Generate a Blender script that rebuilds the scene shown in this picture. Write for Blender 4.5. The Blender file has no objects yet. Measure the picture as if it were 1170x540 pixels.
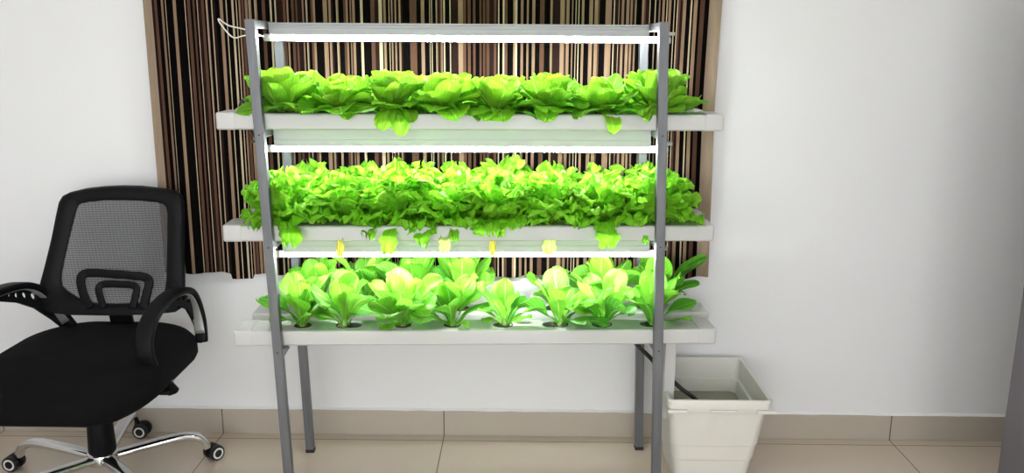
import bpy, bmesh, math, random
from mathutils import Vector, Matrix
sc = bpy.context.scene
COL = sc.collection
PI = math.pi
sin, cos = math.sin, math.cos

# ------------------------------------------------------------------ helpers
def link(name, me, parent=None, mats=(), loc=None, rotz=None):
    o = bpy.data.objects.new(name, me)
    COL.objects.link(o)
    for m in mats:
        me.materials.append(m)
    if parent is not None:
        o.parent = parent
    if loc is not None:
        o.location = loc
    if rotz is not None:
        o.rotation_euler = (0, 0, rotz)
    return o

def tag(o, label, cat, group=None, kind=None):
    o['label'] = label
    o['category'] = cat
    if group: o['group'] = group
    if kind: o['kind'] = kind
    return o

def thing(name, loc, rotz, label, cat, group=None):
    o = bpy.data.objects.new(name, None)
    o.empty_display_size = 0.05
    COL.objects.link(o)
    o.location = loc
    o.rotation_euler = (0, 0, rotz)
    return tag(o, label, cat, group)

class MB:
    """collects polygons for ONE mesh"""
    def __init__(s):
        s.v = []; s.f = []; s.m = []; s.uv = {}; s.tone = {}; s.smooth = []
    def add(s, vs, fs, mi=0, smooth=False, uvs=None, tone=None):
        b = len(s.v)
        s.v.extend([tuple(p) for p in vs])
        for f in fs:
            s.f.append(tuple(b + i for i in f)); s.m.append(mi); s.smooth.append(smooth)
        if uvs is not None:
            for i, u in enumerate(uvs): s.uv[b + i] = u
        if tone is not None:
            for i in range(len(vs)): s.tone[b + i] = tone
    def bm(s, bm, mi=0, smooth=False):
        bm.verts.index_update()
        s.add([v.co[:] for v in bm.verts], [[v.index for v in f.verts] for f in bm.faces], mi, smooth)
        bm.free()
    def box(s, x0, x1, y0, y1, z0, z1, bev=0.0, seg=2, mi=0):
        bm = bmesh.new()
        bmesh.ops.create_cube(bm, size=1)
        for v in bm.verts:
            v.co = ((x0 + x1) / 2 + v.co.x * (x1 - x0), (y0 + y1) / 2 + v.co.y * (y1 - y0), (z0 + z1) / 2 + v.co.z * (z1 - z0))
        if bev > 0:
            bmesh.ops.bevel(bm, geom=bm.edges[:], offset=bev, segments=seg, profile=0.5, affect='EDGES')
        s.bm(bm, mi, False)
    def sweep(s, path, prof, side=None, mi=0, smooth=True, caps=True, scales=None, closed=False):
        """profile points (a,b) swept along path; a is along the side direction, b along the normal"""
        n = len(path); P = [Vector(p) for p in path]; k = len(prof)
        vs = []; prev = None
        for i in range(n):
            if closed:
                t = P[(i + 1) % n] - P[i - 1]
            else:
                t = P[min(i + 1, n - 1)] - P[max(i - 1, 0)]
            t.normalize()
            if side is not None:
                sd = Vector(side) - t * t.dot(Vector(side))
                sd.normalize()
            else:
                if prev is None:
                    sd = t.cross(Vector((0, 0, 1)))
                    if sd.length < 0.1: sd = t.cross(Vector((0, 1, 0)))
                else:
                    sd = prev - t * t.dot(prev)
                sd.normalize(); prev = sd
            nn = sd.cross(t)
            c = scales[i] if scales else 1.0
            if not isinstance(c, tuple): c = (c, c)
            for a, b in prof:
                vs.append(P[i] + sd * a * c[0] + nn * b * c[1])
        fs = []
        for i in range(n if closed else n - 1):
            j = (i + 1) % n
            for q in range(k):
                r = (q + 1) % k
                fs.append((i * k + q, i * k + r, j * k + r, j * k + q))
        if caps and not closed:
            fs.append(tuple(range(k))[::-1]); fs.append(tuple((n - 1) * k + q for q in range(k)))
        s.add(vs, fs, mi, smooth)
    def tube(s, path, r, seg=10, mi=0, scales=None, closed=False):
        s.sweep(path, [(r * cos(2 * PI * i / seg), r * sin(2 * PI * i / seg)) for i in range(seg)], None, mi, True, True, scales, closed)
    def loft(s, rings, mi=0, smooth=True, cap0=True, cap1=True):
        k = len(rings[0]); vs = [p for r in rings for p in r]; fs = []
        for i in range(len(rings) - 1):
            for q in range(k):
                r = (q + 1) % k
                fs.append((i * k + q, i * k + r, (i + 1) * k + r, (i + 1) * k + q))
        if cap0: fs.append(tuple(range(k))[::-1])
        if cap1: fs.append(tuple((len(rings) - 1) * k + q for q in range(k)))
        s.add(vs, fs, mi, smooth)
    def lathe(s, prof, c=(0, 0, 0), axis='Z', seg=24, mi=0, smooth=True):
        rings = []
        for r, h in prof:
            ring = []
            for i in range(seg):
                a = 2 * PI * i / seg
                p = (r * cos(a), r * sin(a), h)
                if axis == 'X': p = (h, r * cos(a), r * sin(a))
                if axis == 'Y': p = (r * sin(a), h, r * cos(a))
                ring.append((c[0] + p[0], c[1] + p[1], c[2] + p[2]))
            rings.append(ring)
        s.loft(rings, mi, smooth)
    def build(s, name, mats, parent=None, autosmooth=None, **kw):
        me = bpy.data.meshes.new(name)
        me.from_pydata(s.v, [], s.f)
        me.polygons.foreach_set('material_index', s.m)
        me.polygons.foreach_set('use_smooth', s.smooth)
        if s.uv:
            l = me.uv_layers.new(name='UVMap')
            for lp in me.loops: l.data[lp.index].uv = s.uv.get(lp.vertex_index, (0, 0))
        if s.tone:
            at = me.attributes.new('tone', 'FLOAT', 'POINT')
            for i, t in s.tone.items(): at.data[i].value = t
        me.update()
        bm = bmesh.new(); bm.from_mesh(me)
        if not s.uv: bmesh.ops.recalc_face_normals(bm, faces=bm.faces[:])
        bm.to_mesh(me); bm.free()
        if not isinstance(mats, (list, tuple)): mats = [mats]
        o = link(name, me, parent, mats, **kw)
        if autosmooth: me.set_sharp_from_angle(angle=math.radians(autosmooth))
        return o

def spline(pts, n=6):
    P = [Vector(p) for p in pts]; out = []
    for i in range(len(P) - 1):
        a = P[max(i - 1, 0)]; b = P[i]; c = P[i + 1]; d = P[min(i + 2, len(P) - 1)]
        for k in range(n):
            t = k / n
            out.append(0.5 * ((2 * b) + (c - a) * t + (2 * a - 5 * b + 4 * c - d) * t * t + (3 * b - 3 * c + d - a) * t ** 3))
    out.append(P[-1])
    return out

def rrect(hx, hy, r, z, cx=0, cy=0, n=5):
    pts = []
    for sx, sy, a0 in ((1, 1, 0), (-1, 1, PI / 2), (-1, -1, PI), (1, -1, 1.5 * PI)):
        for i in range(n + 1):
            a = a0 + (PI / 2) * i / n
            pts.append((cx + sx * (hx - r) + r * cos(a), cy + sy * (hy - r) + r * sin(a), z))
    return pts

def rprof(w, h, r, n=3):
    return [(p[0], p[1]) for p in rrect(w / 2, h / 2, r, 0, n=n)]

def fill_shape(outer, holes, thick):
    """flat plate in the XY plane with holes, extruded by thick (uses a 2D curve fill); returns (verts, faces)"""
    cu = bpy.data.curves.new('plate', 'CURVE'); cu.dimensions = '2D'; cu.fill_mode = 'BOTH' if thick > 0 else 'FRONT'
    cu.extrude = thick / 2
    for poly in [outer] + holes:
        sp = cu.splines.new('POLY'); sp.points.add(len(poly) - 1)
        for i, p in enumerate(poly): sp.points[i].co = (p[0], p[1], 0, 1)
        sp.use_cyclic_u = True
    ob = bpy.data.objects.new('plate', cu); COL.objects.link(ob)
    bpy.context.view_layer.update()
    dg = bpy.context.evaluated_depsgraph_get()
    me = bpy.data.meshes.new_from_object(ob.evaluated_get(dg))
    v = [tuple(x.co) for x in me.vertices]; f = [tuple(p.vertices) for p in me.polygons]
    bpy.data.objects.remove(ob); bpy.data.curves.remove(cu); bpy.data.meshes.remove(me)
    return v, f

def circle(cx, cy, r, n=28):
    return [(cx + r * cos(2 * PI * i / n), cy + r * sin(2 * PI * i / n)) for i in range(n)]

# ------------------------------------------------------------------ materials
def lin(r, g, b):
    f = lambda c: (c / 255 / 12.92) if c / 255 <= 0.04045 else ((c / 255 + 0.055) / 1.055) ** 2.4
    return (f(r), f(g), f(b), 1)

class NT:
    def __init__(s, name):
        s.m = bpy.data.materials.new(name); s.m.use_nodes = True
        s.t = s.m.node_tree; s.n = s.t.nodes; s.l = s.t.links
        s.b = s.n['Principled BSDF']; s.out = s.n['Material Output']
    def new(s, ty, **kw):
        n = s.n.new(ty)
        for k, v in kw.items(): setattr(n, k, v)
        return n
    def ln(s, a, b): s.l.new(a, b)
    def math(s, op, a, b=None, c=None):
        n = s.new('ShaderNodeMath', operation=op)
        for i, x in enumerate((a, b, c)):
            if x is None: continue
            if isinstance(x, (int, float)): n.inputs[i].default_value = x
            else: s.ln(x, n.inputs[i])
        return n.outputs[0]
    def mix(s, f, a, b):
        n = s.new('ShaderNodeMix', data_type='RGBA')
        for i, x in ((0, f), (6, a), (7, b)):
            if isinstance(x, (int, float, tuple)): n.inputs[i].default_value = x
            else: s.ln(x, n.inputs[i])
        return n.outputs[2]

def mat(name, col, rough=0.5, metal=0.0, var=0.05, scale=8.0, bump=0.0, bscale=120.0, spec=0.5):
    t = NT(name); b = t.b
    tc = t.new('ShaderNodeTexCoord')
    no = t.new('ShaderNodeTexNoise'); no.inputs['Scale'].default_value = scale; no.inputs['Detail'].default_value = 4
    t.ln(tc.outputs['Object'], no.inputs['Vector'])
    d = tuple(c * (1 - var * 2) for c in col[:3]) + (1,); l = tuple(min(1, c * (1 + var)) for c in col[:3]) + (1,)
    t.ln(t.mix(no.outputs['Fac'], d, l), b.inputs['Base Color'])
    b.inputs['Roughness'].default_value = rough; b.inputs['Metallic'].default_value = metal
    b.inputs['Specular IOR Level'].default_value = spec
    if bump:
        n2 = t.new('ShaderNodeTexNoise'); n2.inputs['Scale'].default_value = bscale
        t.ln(tc.outputs['Object'], n2.inputs['Vector'])
        bp = t.new('ShaderNodeBump'); bp.inputs['Strength'].default_value = bump; bp.inputs['Distance'].default_value = 0.002
        t.ln(n2.outputs['Fac'], bp.inputs['Height']); t.ln(bp.outputs['Normal'], b.inputs['Normal'])
    return t.m

def emit(name, col, strength):
    t = NT(name); t.b.inputs['Base Color'].default_value = (0.8, 0.8, 0.8, 1)
    t.b.inputs['Emission Color'].default_value = col; t.b.inputs['Emission Strength'].default_value = strength
    return t.m

M = {}
M['wall'] = mat('wall_paint', lin(234, 234, 236), 0.6, 0, 0.012, 1.2, 0.08, 90)
M['ceiling'] = mat('ceiling_paint', lin(235, 235, 235), 0.8, 0, 0.01)
M['caulk'] = mat('white_caulk', lin(240, 240, 240), 0.5, 0, 0.02, 30)
M['plastic'] = mat('white_pvc', lin(198, 198, 197), 0.28, 0, 0.02, 10)
M['capplastic'] = mat('white_pvc_cap', lin(200, 200, 199), 0.3, 0, 0.02, 10)
M['bin'] = mat('bin_plastic', lin(220, 218, 211), 0.38, 0, 0.015, 6)
M['black'] = mat('black_plastic', lin(11, 12, 15), 0.5, 0, 0.1, 20, 0.15, 300, 0.16)
M['blacksoft'] = mat('black_fabric', lin(10, 10, 13), 0.92, 0, 0.15, 60, 0.6, 700, 0.15)
M['rubber'] = mat('black_rubber', lin(20, 20, 22), 0.5, 0, 0.1, 30)
M['chrome'] = mat('chrome', (0.72, 0.72, 0.72, 1), 0.12, 1.0, 0.02)
M['silver'] = mat('silver_trim', lin(170, 170, 168), 0.35, 0.6, 0.03)
M['ringwhite'] = mat('wheel_ring_white', lin(225, 225, 225), 0.4, 0, 0.02)
M['alu'] = mat('aluminium', lin(158, 159, 163), 0.5, 0.35, 0.03, 30)
M['white_alu'] = mat('white_painted_aluminium', lin(200, 206, 202), 0.45, 0, 0.02, 20)
M['dark'] = mat('dark_cap', lin(35, 35, 36), 0.6, 0, 0.1)
M['whitecable'] = mat('white_cable', lin(225, 225, 220), 0.5, 0, 0.03)
M['cabinet'] = mat('grey_laminate', lin(100, 96, 101), 0.5, 0, 0.02, 5)
M['coco'] = mat('brown_coco', lin(92, 74, 44), 0.95, 0, 0.4, 180, 1.0, 200)
M['pot'] = mat('dark_net_pot', lin(70, 62, 44), 0.8, 0, 0.3, 90)
M['led'] = emit('led_glow', (0.95, 0.98, 1.0, 1), 112.0)
M['fill_glow'] = emit('fill_glow_surface', (0.955, 0.985, 1.0, 1), 5.4)  # glow of the unseen panels added as low front fill
M['ceilglow'] = emit('ceiling_lamp_glow', (1.0, 0.99, 0.98, 1), 4.6)

# galvanised steel with specks
def m_steel():
    t = NT('galvanised_steel'); b = t.b
    tc = t.new('ShaderNodeTexCoord')
    mp = t.new('ShaderNodeMapping'); mp.inputs['Scale'].default_value = (60, 60, 6); t.ln(tc.outputs['Object'], mp.inputs['Vector'])
    n = t.new('ShaderNodeTexNoise'); n.inputs['Scale'].default_value = 1.0; n.inputs['Detail'].default_value = 5; t.ln(mp.outputs['Vector'], n.inputs['Vector'])
    c = t.mix(n.outputs['Fac'], lin(84, 86, 90), lin(122, 124, 128))
    sp = t.new('ShaderNodeTexNoise'); sp.inputs['Scale'].default_value = 70; sp.inputs['Detail'].default_value = 3; t.ln(tc.outputs['Object'], sp.inputs['Vector'])
    f = t.math('GREATER_THAN', sp.outputs['Fac'], 0.735)
    t.ln(t.mix(f, c, lin(96, 84, 74)), b.inputs['Base Color'])
    b.inputs['Metallic'].default_value = 0.35; b.inputs['Roughness'].default_value = 0.42
    return t.m
M['steel'] = m_steel()

# 80 cm floor tiles, joints in line with the skirting tiles
TX, TY, TILE = -0.2728, 2.800, 0.8
def m_tile(name, c1, c2, grout, floor=True, rough=0.16):
    t = NT(name); b = t.b
    g = t.new('ShaderNodeNewGeometry'); sx = t.new('ShaderNodeSeparateXYZ'); t.ln(g.outputs['Position'], sx.inputs[0])
    def joint(co, off):
        a = t.math('SUBTRACT', co, off - TILE * 20); a = t.math('MODULO', a, TILE)
        a = t.math('SUBTRACT', a, TILE / 2); a = t.math('ABSOLUTE', a)
        return t.math('GREATER_THAN', a, TILE / 2 - 0.0019)
    m = joint(sx.outputs[0], TX)
    if floor: m = t.math('MAXIMUM', m, joint(sx.outputs[1], TY))
    n = t.new('ShaderNodeTexNoise'); n.inputs['Scale'].default_value = 2.3; n.inputs['Detail'].default_value = 8; n.inputs['Roughness'].default_value = 0.65
    t.ln(g.outputs['Position'], n.inputs['Vector'])
    n2 = t.new('ShaderNodeTexNoise'); n2.inputs['Scale'].default_value = 160; n2.inputs['Detail'].default_value = 2; t.ln(g.outputs['Position'], n2.inputs['Vector'])
    f = t.math('ADD', t.math('MULTIPLY', n.outputs['Fac'], 0.8), t.math('MULTIPLY', n2.outputs['Fac'], 0.2))
    t.ln(t.mix(m, t.mix(f, c1, c2), grout), b.inputs['Base Color'])
    rg = t.math('ADD', t.math('MULTIPLY', n.outputs['Fac'], 0.1), rough)
    t.ln(t.math('ADD', rg, t.math('MULTIPLY', m, 0.5)), b.inputs['Roughness'])
    bp = t.new('ShaderNodeBump'); bp.inputs['Strength'].default_value = 0.5; bp.inputs['Distance'].default_value = 0.001; bp.invert = True
    t.ln(m, bp.inputs['Height']); t.ln(bp.outputs['Normal'], b.inputs['Normal'])
    return t.m
M['floor'] = m_tile('beige_porcelain_tile', lin(198, 183, 164), lin(217, 203, 186), lin(120, 105, 90))
M['skirt'] = m_tile('beige_skirting_tile', lin(173, 163, 150), lin(191, 182, 169), lin(96, 84, 72), False, 0.28)

# leaves: pale midrib, veins, translucency; 'tone' is the leaf's own pigment (0 old dark green .. 1 young yellow green)
def m_leaf(name, old, young, rib, trans=0.38, vein=0.35, bumpy=0.5, bscale=26):
    t = NT(name); b = t.b
    uv = t.new('ShaderNodeUVMap'); s = t.new('ShaderNodeSeparateXYZ'); t.ln(uv.outputs['UV'], s.inputs[0])
    u, v = s.outputs[0], s.outputs[1]
    au = t.math('ABSOLUTE', t.math('SUBTRACT', u, 0.5))
    at = t.new('ShaderNodeAttribute'); at.attribute_name = 'tone'
    # midrib
    wid = t.math('MULTIPLY_ADD', t.math('SUBTRACT', 1.0, v), 0.085, 0.012)
    mid = t.math('SUBTRACT', 1.0, t.math('DIVIDE', au, wid)); mid = t.math('MAXIMUM', mid, 0.0); mid = t.math('MINIMUM', t.math('MULTIPLY', mid, 2.0), 1.0)
    # side veins
    n0 = t.new('ShaderNodeTexNoise'); n0.inputs['Scale'].default_value = 3.0; t.ln(uv.outputs['UV'], n0.inputs['Vector'])
    ph = t.math('SUBTRACT', t.math('MULTIPLY', v, 9.0), t.math('MULTIPLY', au, 8.0))
    ph = t.math('ADD', ph, t.math('MULTIPLY', n0.outputs['Fac'], 1.4))
    fr = t.math('ABSOLUTE', t.math('SUBTRACT', t.math('FRACT', ph), 0.5))
    ve = t.math('MAXIMUM', t.math('SUBTRACT', 1.0, t.math('MULTIPLY', fr, 9.0)), 0.0)
    n = t.new('ShaderNodeTexNoise'); n.inputs['Scale'].default_value = 6.0; n.inputs['Detail'].default_value = 4; t.ln(uv.outputs['UV'], n.inputs['Vector'])
    tone = t.math('ADD', at.outputs['Fac'], t.math('MULTIPLY', t.math('SUBTRACT', n.outputs['Fac'], 0.5), 0.5))
    tn = t.new('ShaderNodeClamp'); t.ln(tone, tn.inputs[0])
    base = t.mix(tn.outputs[0], old, young)
    base = t.mix(t.math('MULTIPLY', ve, vein), base, rib)
    base = t.mix(t.math('MULTIPLY', mid, 0.75), base, rib)
    t.ln(base, b.inputs['Base Color']); b.inputs['Roughness'].default_value = 0.42; b.inputs['Specular IOR Level'].default_value = 0.35
    tr = t.new('ShaderNodeBsdfTranslucent'); t.ln(base, tr.inputs['Color'])
    mx = t.new('ShaderNodeMixShader'); mx.inputs[0].default_value = trans
    t.ln(b.outputs[0], mx.inputs[1]); t.ln(tr.outputs[0], mx.inputs[2]); t.ln(mx.outputs[0], t.out.inputs['Surface'])
    vo = t.new('ShaderNodeTexNoise'); vo.inputs['Scale'].default_value = bscale; vo.inputs['Detail'].default_value = 1
    t.ln(uv.outputs['UV'], vo.inputs['Vector'])
    h = t.math('SUBTRACT', t.math('MULTIPLY', vo.outputs['Fac'], 0.6), t.math('MULTIPLY', ve, 0.6))
    bp = t.new('ShaderNodeBump'); bp.inputs['Strength'].default_value = bumpy; bp.inputs['Distance'].default_value = 0.004
    t.ln(h, bp.inputs['Height']); t.ln(bp.outputs['Normal'], b.inputs['Normal'])
    return t.m
M['butter'] = m_leaf('smooth_lettuce_leaf', (0.13, 0.46, 0.018, 1), (0.38, 0.72, 0.035, 1), (0.52, 0.80, 0.18, 1), 0.44, 0.45)
M['frill'] = m_leaf('frilly_lettuce_leaf', (0.25, 0.66, 0.022, 1), (0.33, 0.72, 0.045, 1), (0.40, 0.76, 0.12, 1), 0.52, 0.25, 0.6, 30)
M['romaine'] = m_leaf('romaine_leaf', (0.065, 0.34, 0.022, 1), (0.26, 0.60, 0.035, 1), (0.48, 0.74, 0.22, 1), 0.38, 0.4, 0.45, 22)
M['yellow'] = m_leaf('yellowed_leaf', (0.36, 0.33, 0.03, 1), (0.62, 0.56, 0.07, 1), (0.6, 0.55, 0.2, 1), 0.35)
M['palegreen'] = m_leaf('pale_leaf', (0.36, 0.62, 0.09, 1), (0.58, 0.76, 0.2, 1), (0.7, 0.82, 0.4, 1), 0.35)
M['stem'] = mat('lettuce_stem', (0.50, 0.72, 0.22, 1), 0.5, 0, 0.1, 60)

def m_mesh():
    t = NT('chair_mesh_fabric'); b = t.b
    uv = t.new('ShaderNodeUVMap'); s = t.new('ShaderNodeSeparateXYZ'); t.ln(uv.outputs['UV'], s.inputs[0])
    def hole(c, per):
        a = t.math('FRACT', t.math('DIVIDE', c, per)); return t.math('LESS_THAN', t.math('ABSOLUTE', t.math('SUBTRACT', a, 0.5)), 0.27)
    h = t.math('MULTIPLY', hole(s.outputs[0], 0.0038), hole(s.outputs[1], 0.0044))
    b.inputs['Base Color'].default_value = lin(66, 66, 70); b.inputs['Roughness'].default_value = 0.7
    tr = t.new('ShaderNodeBsdfTransparent'); mx = t.new('ShaderNodeMixShader')
    t.ln(h, mx.inputs[0]); t.ln(b.outputs[0], mx.inputs[1]); t.ln(tr.outputs[0], mx.inputs[2]); t.ln(mx.outputs[0], t.out.inputs['Surface'])
    return t.m
M['mesh'] = m_mesh()

def m_water():
    t = NT('water'); b = t.b
    b.inputs['Base Color'].default_value = lin(214, 216, 196); b.inputs['Roughness'].default_value = 0.04
    b.inputs['Transmission Weight'].default_value = 0.75; b.inputs['IOR'].default_value = 1.33
    n = t.new('ShaderNodeTexNoise'); n.inputs['Scale'].default_value = 14
    bp = t.new('ShaderNodeBump'); bp.inputs['Strength'].default_value = 0.08; bp.inputs['Distance'].default_value = 0.004
    t.ln(n.outputs['Fac'], bp.inputs['Height']); t.ln(bp.outputs['Normal'], b.inputs['Normal'])
    return t.m
M['water'] = m_water()

def cloth(name, c, var=0.12):
    t = NT(name); b = t.b
    tc = t.new('ShaderNodeTexCoord'); mp = t.new('ShaderNodeMapping'); mp.inputs['Scale'].default_value = (160, 160, 14)
    t.ln(tc.outputs['Object'], mp.inputs['Vector'])
    n = t.new('ShaderNodeTexNoise'); n.inputs['Scale'].default_value = 1; n.inputs['Detail'].default_value = 4; t.ln(mp.outputs['Vector'], n.inputs['Vector'])
    t.ln(t.mix(n.outputs['Fac'], tuple(x * (1 - 2.4 * var) for x in c[:3]) + (1,), tuple(x * (1 + 2 * var) for x in c[:3]) + (1,)), b.inputs['Base Color'])
    b.inputs['Roughness'].default_value = 0.95; b.inputs['Specular IOR Level'].default_value = 0.04
    return t.m
CUR = [cloth('curtain_black', lin(9, 7, 7)), cloth('curtain_dark_brown', lin(36, 24, 22)), cloth('curtain_brown', lin(84, 60, 49)),
       cloth('curtain_tan', lin(134, 109, 90)), cloth('curtain_cream', lin(176, 158, 134)), cloth('curtain_border_tan', lin(146, 128, 110), 0.08)]

# ------------------------------------------------------------------ room
YW, HB, XL, XR, CEIL, YB = 2.852, 0.0986, -1.895, 2.3, 2.75, -2.2
def structure(name, mb, m, **kw):
    o = mb.build(name, m, **kw); o['kind'] = 'structure'; return o
b = MB(); b.box(XL - .1, XR + .1, YB - .1, YW + .1, -0.1, 0); structure('floor', b, M['floor'])
b = MB(); b.box(XL - .1, XR + .1, YB - .1, YW + .1, CEIL, CEIL + .1); structure('ceiling', b, M['ceiling'])
b = MB(); b.box(XL - .1, XR + .1, YW, YW + .1, 0, CEIL); structure('wall_back', b, M['wall'])
b = MB(); b.box(XL - .1, XL, YB, YW, 0, CEIL); structure('wall_left', b, M['wall'])
b = MB(); b.box(XR, XR + .1, YB, YW, 0, CEIL); structure('wall_right', b, M['wall'])
b = MB(); b.box(XL - .1, XR + .1, YB - .1, YB, 0, CEIL); structure('wall_front', b, M['wall'])
b = MB(); b.box(XL, XR, YW - .011, YW, 0, HB - .004, .0015, 1); structure('baseboard_back', b, M['skirt'])
b = MB(); b.box(XL, XL + .011, YB, YW - .011, 0, HB - .004, .0015, 1); structure('baseboard_left', b, M['skirt'])
b = MB()
rnd = random.Random(4)
n = 90; top = []; bot = []
for i in range(n + 1):
    x = XL + .001 + (XR - XL - .002) * i / n
    d = .010 + rnd.uniform(-.0015, .0035); h = HB + .001 + rnd.uniform(-.001, .0035)
    top.append((x, YW - .0005, h)); bot.append((x, YW - d, HB - .0042))
b.add(top + bot, [(i, i + 1, n + 2 + i, n + 1 + i) for i in range(n)], 0, True)
structure('trim_1', b, M['caulk'])

# ceiling lamps (behind and above the camera)
for (x, y, lab) in ((-0.75, 0.9, 'long white ceiling lamp nearer the left wall'), (0.75, 0.9, 'long white ceiling lamp nearer the right wall'),
                    (0.0, -1.1, 'long white ceiling lamp behind the viewer')):
    t = thing('ceiling_light', (x, y, CEIL), 0, lab, 'lamp', 'ceiling lamps of the room')
    f = MB(); f.box(-.64, .64, -.17, .17, -.045, -.0005, .006); f.build('lamp_housing', M['ceiling'], t)
    f = MB(); f.box(-.61, .61, -.14, .14, -.056, -.046, .004); f.build('diffuser', M['ceilglow'], t)

# unseen framed panels added behind the viewer to light the wall under the rack
for k, x in ((1, -.95), (2, .55)):
    t = thing('fill_panel_%d' % k, (x, YB, 1.08), 0, 'unseen glowing panel added behind the viewer as fill light', 'fill_panel'); t['kind'] = 'structure'
    f = MB()
    for (x0, x1, z0, z1) in ((-.70, -.64, -1.05, 1.05), (.64, .70, -1.05, 1.05), (-.64, .64, -1.05, -.99), (-.64, .64, .99, 1.05), (-.02, .02, -.99, .99)): f.box(x0, x1, .001, .06, z0, z1, .003)
    f.build('fill_panel_frame', M['alu'], t)
    f = MB(); f.box(-.64, .64, .004, .012, -.99, .99); f.build('fill_panel_glow', M['fill_glow'], t)

# grey cupboard whose left edge closes the picture on the right
cab = thing('cupboard', (1.338, 1.70, 0), 0, 'plain grey upright cupboard standing at the right edge of the picture', 'cupboard')
b = MB(); b.box(0, .78, .02, .50, .06, 1.90, .002, 1); b.build('body', M['cabinet'], cab)
b = MB(); b.box(.012, .768, .04, .48, 0, .06); b.build('plinth', M['dark'], cab)
for x0, x1, hx in ((.001, .389, .345), (.391, .779, .425)):
    b = MB(); b.box(x0, x1, 0, .0195, .062, 1.896, .0015, 1); d = b.build('door', M['cabinet'], cab)
    b = MB(); b.tube(spline([(hx, -.001, .62), (hx, -.028, .63), (hx, -.03, .70), (hx, -.028, .77), (hx, -.001, .78)]), .005); b.build('handle', M['chrome'], d)

# ------------------------------------------------------------------ curtain
def curtain():
    rnd = random.Random(11)
    u = 0.0; cols = []                       # (width, material)
    cols.append((.040, 5))
    dark = True; tot = .040
    while tot < 2.06:
        if dark:
            w = rnd.choice((.005, .008, .010, .013, .017, .022)); m = 0 if rnd.random() < .80 else 1
        else:
            r = rnd.random()
            if r < .34: w, m = rnd.uniform(.0022, .0050), 4
            elif r < .82: w, m = rnd.uniform(.005, .013), 3
            else: w, m = rnd.uniform(.006, .014), 2
            if rnd.random() < .25:
                cols.append((w, m)); tot += w
                w, m = rnd.uniform(.003, .010), rnd.choice((1, 2, 3, 4))
        cols.append((w, m)); tot += w; dark = not dark
    cols.append((.055, 5)); tot += .055
    us = [0.0]; ms = []
    for w, m in cols:
        k = max(1, int(math.ceil(w / .009)))
        for j in range(k):
            us.append(us[-1] + w / k); ms.append(m)
    x0, x1 = -1.225, 0.640
    zt, zb = 1.93, 0.607
    zs = [zt + (zb - zt) * j / 16 for j in range(17)]
    b = MB(); vs = []
    for j, z in enumerate(zs):
        k = (zt - z) / (zt - zb)
        for uu in us:
            s = uu / tot
            x = x0 + (x1 - x0) * s
            # left edge leans in, right edge bows
            x += (1 - s) ** 6 * (-.004 * k) + s ** 8 * (.012 * abs(k - .55) * 2 - .012)
            fold = .011 * sin(2 * PI * uu / .172 + .5 * sin(7 * uu)) + .006 * sin(2 * PI * uu / .083 + 1.3 + .8 * k)
            x += .007 * sin(2 * PI * uu / .172 + 1.6 + .4 * sin(5 * uu))
            y = 2.803 + fold * (.55 + .45 * k)
            zz = z
            if j == len(zs) - 1:
                zz += .003 * sin(uu * 9) + .002 * sin(uu * 31)
                if .275 < uu < .345: zz -= .017
            vs.append((x, y, zz))
    nu = len(us)
    for j in range(len(zs) - 1):
        for i in range(nu - 1):
            b.f.append((j * nu + i, j * nu + i + 1, (j + 1) * nu + i + 1, (j + 1) * nu + i)); b.m.append(ms[i]); b.smooth.append(True)
    b.v = vs
    t = thing('curtain', (0, 0, 0), 0, 'brown, black and cream striped curtain hanging on the wall behind the plant rack', 'curtain')
    b.build('fabric', CUR, t)
    # rod above the picture that carries it
    r = MB(); r.tube([(-1.30, 2.80, 1.945), (.72, 2.80, 1.945)], .011, 12)
    for x in (-1.25, .67): r.box(x - .008, x + .008, 2.80, YW - .001, 1.937, 1.953)
    r.build('curtain_rod', M['chrome'], t)
curtain()

# ------------------------------------------------------------------ rack frame
PSI, RX, RY, SH = 0.041, -0.1407, 2.4244, -0.0265
def W(a, bb, z):
    a2 = a + SH * z; c, s = cos(PSI), sin(PSI)
    return Vector((RX + c * a2 - s * bb, RY + s * a2 + c * bb, z))
HW, DEP, PW, ZT = 0.5705, 0.3065, 0.027, 1.4385
rack = thing('plant_rack', W(0, 0, 0), PSI, 'grey galvanised steel rack holding three tiers of lettuce channels', 'rack')
L = lambda a, bb, z: (a + SH * z, bb, z)       # rack-local with the frame's slight lean
def leanbox(mb, a0, a1, b0, b1, z0, z1, bev=0.0015):
    bm = bmesh.new(); bmesh.ops.create_cube(bm, size=1)
    for v in bm.verts:
        v.co = ((a0 + a1) / 2 + v.co.x * (a1 - a0), (b0 + b1) / 2 + v.co.y * (b1 - b0), (z0 + z1) / 2 + v.co.z * (z1 - z0))
    if bev: bmesh.ops.bevel(bm, geom=bm.edges[:], offset=bev, segments=2, profile=.5, affect='EDGES')
    for v in bm.verts: v.co.x += SH * v.co.z
    mb.bm(bm)
Z1T, Z1B, Z2T, Z2B, Z3T, Z3B = 1.1813, 1.135, .856, .8095, .5345, .488
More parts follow.
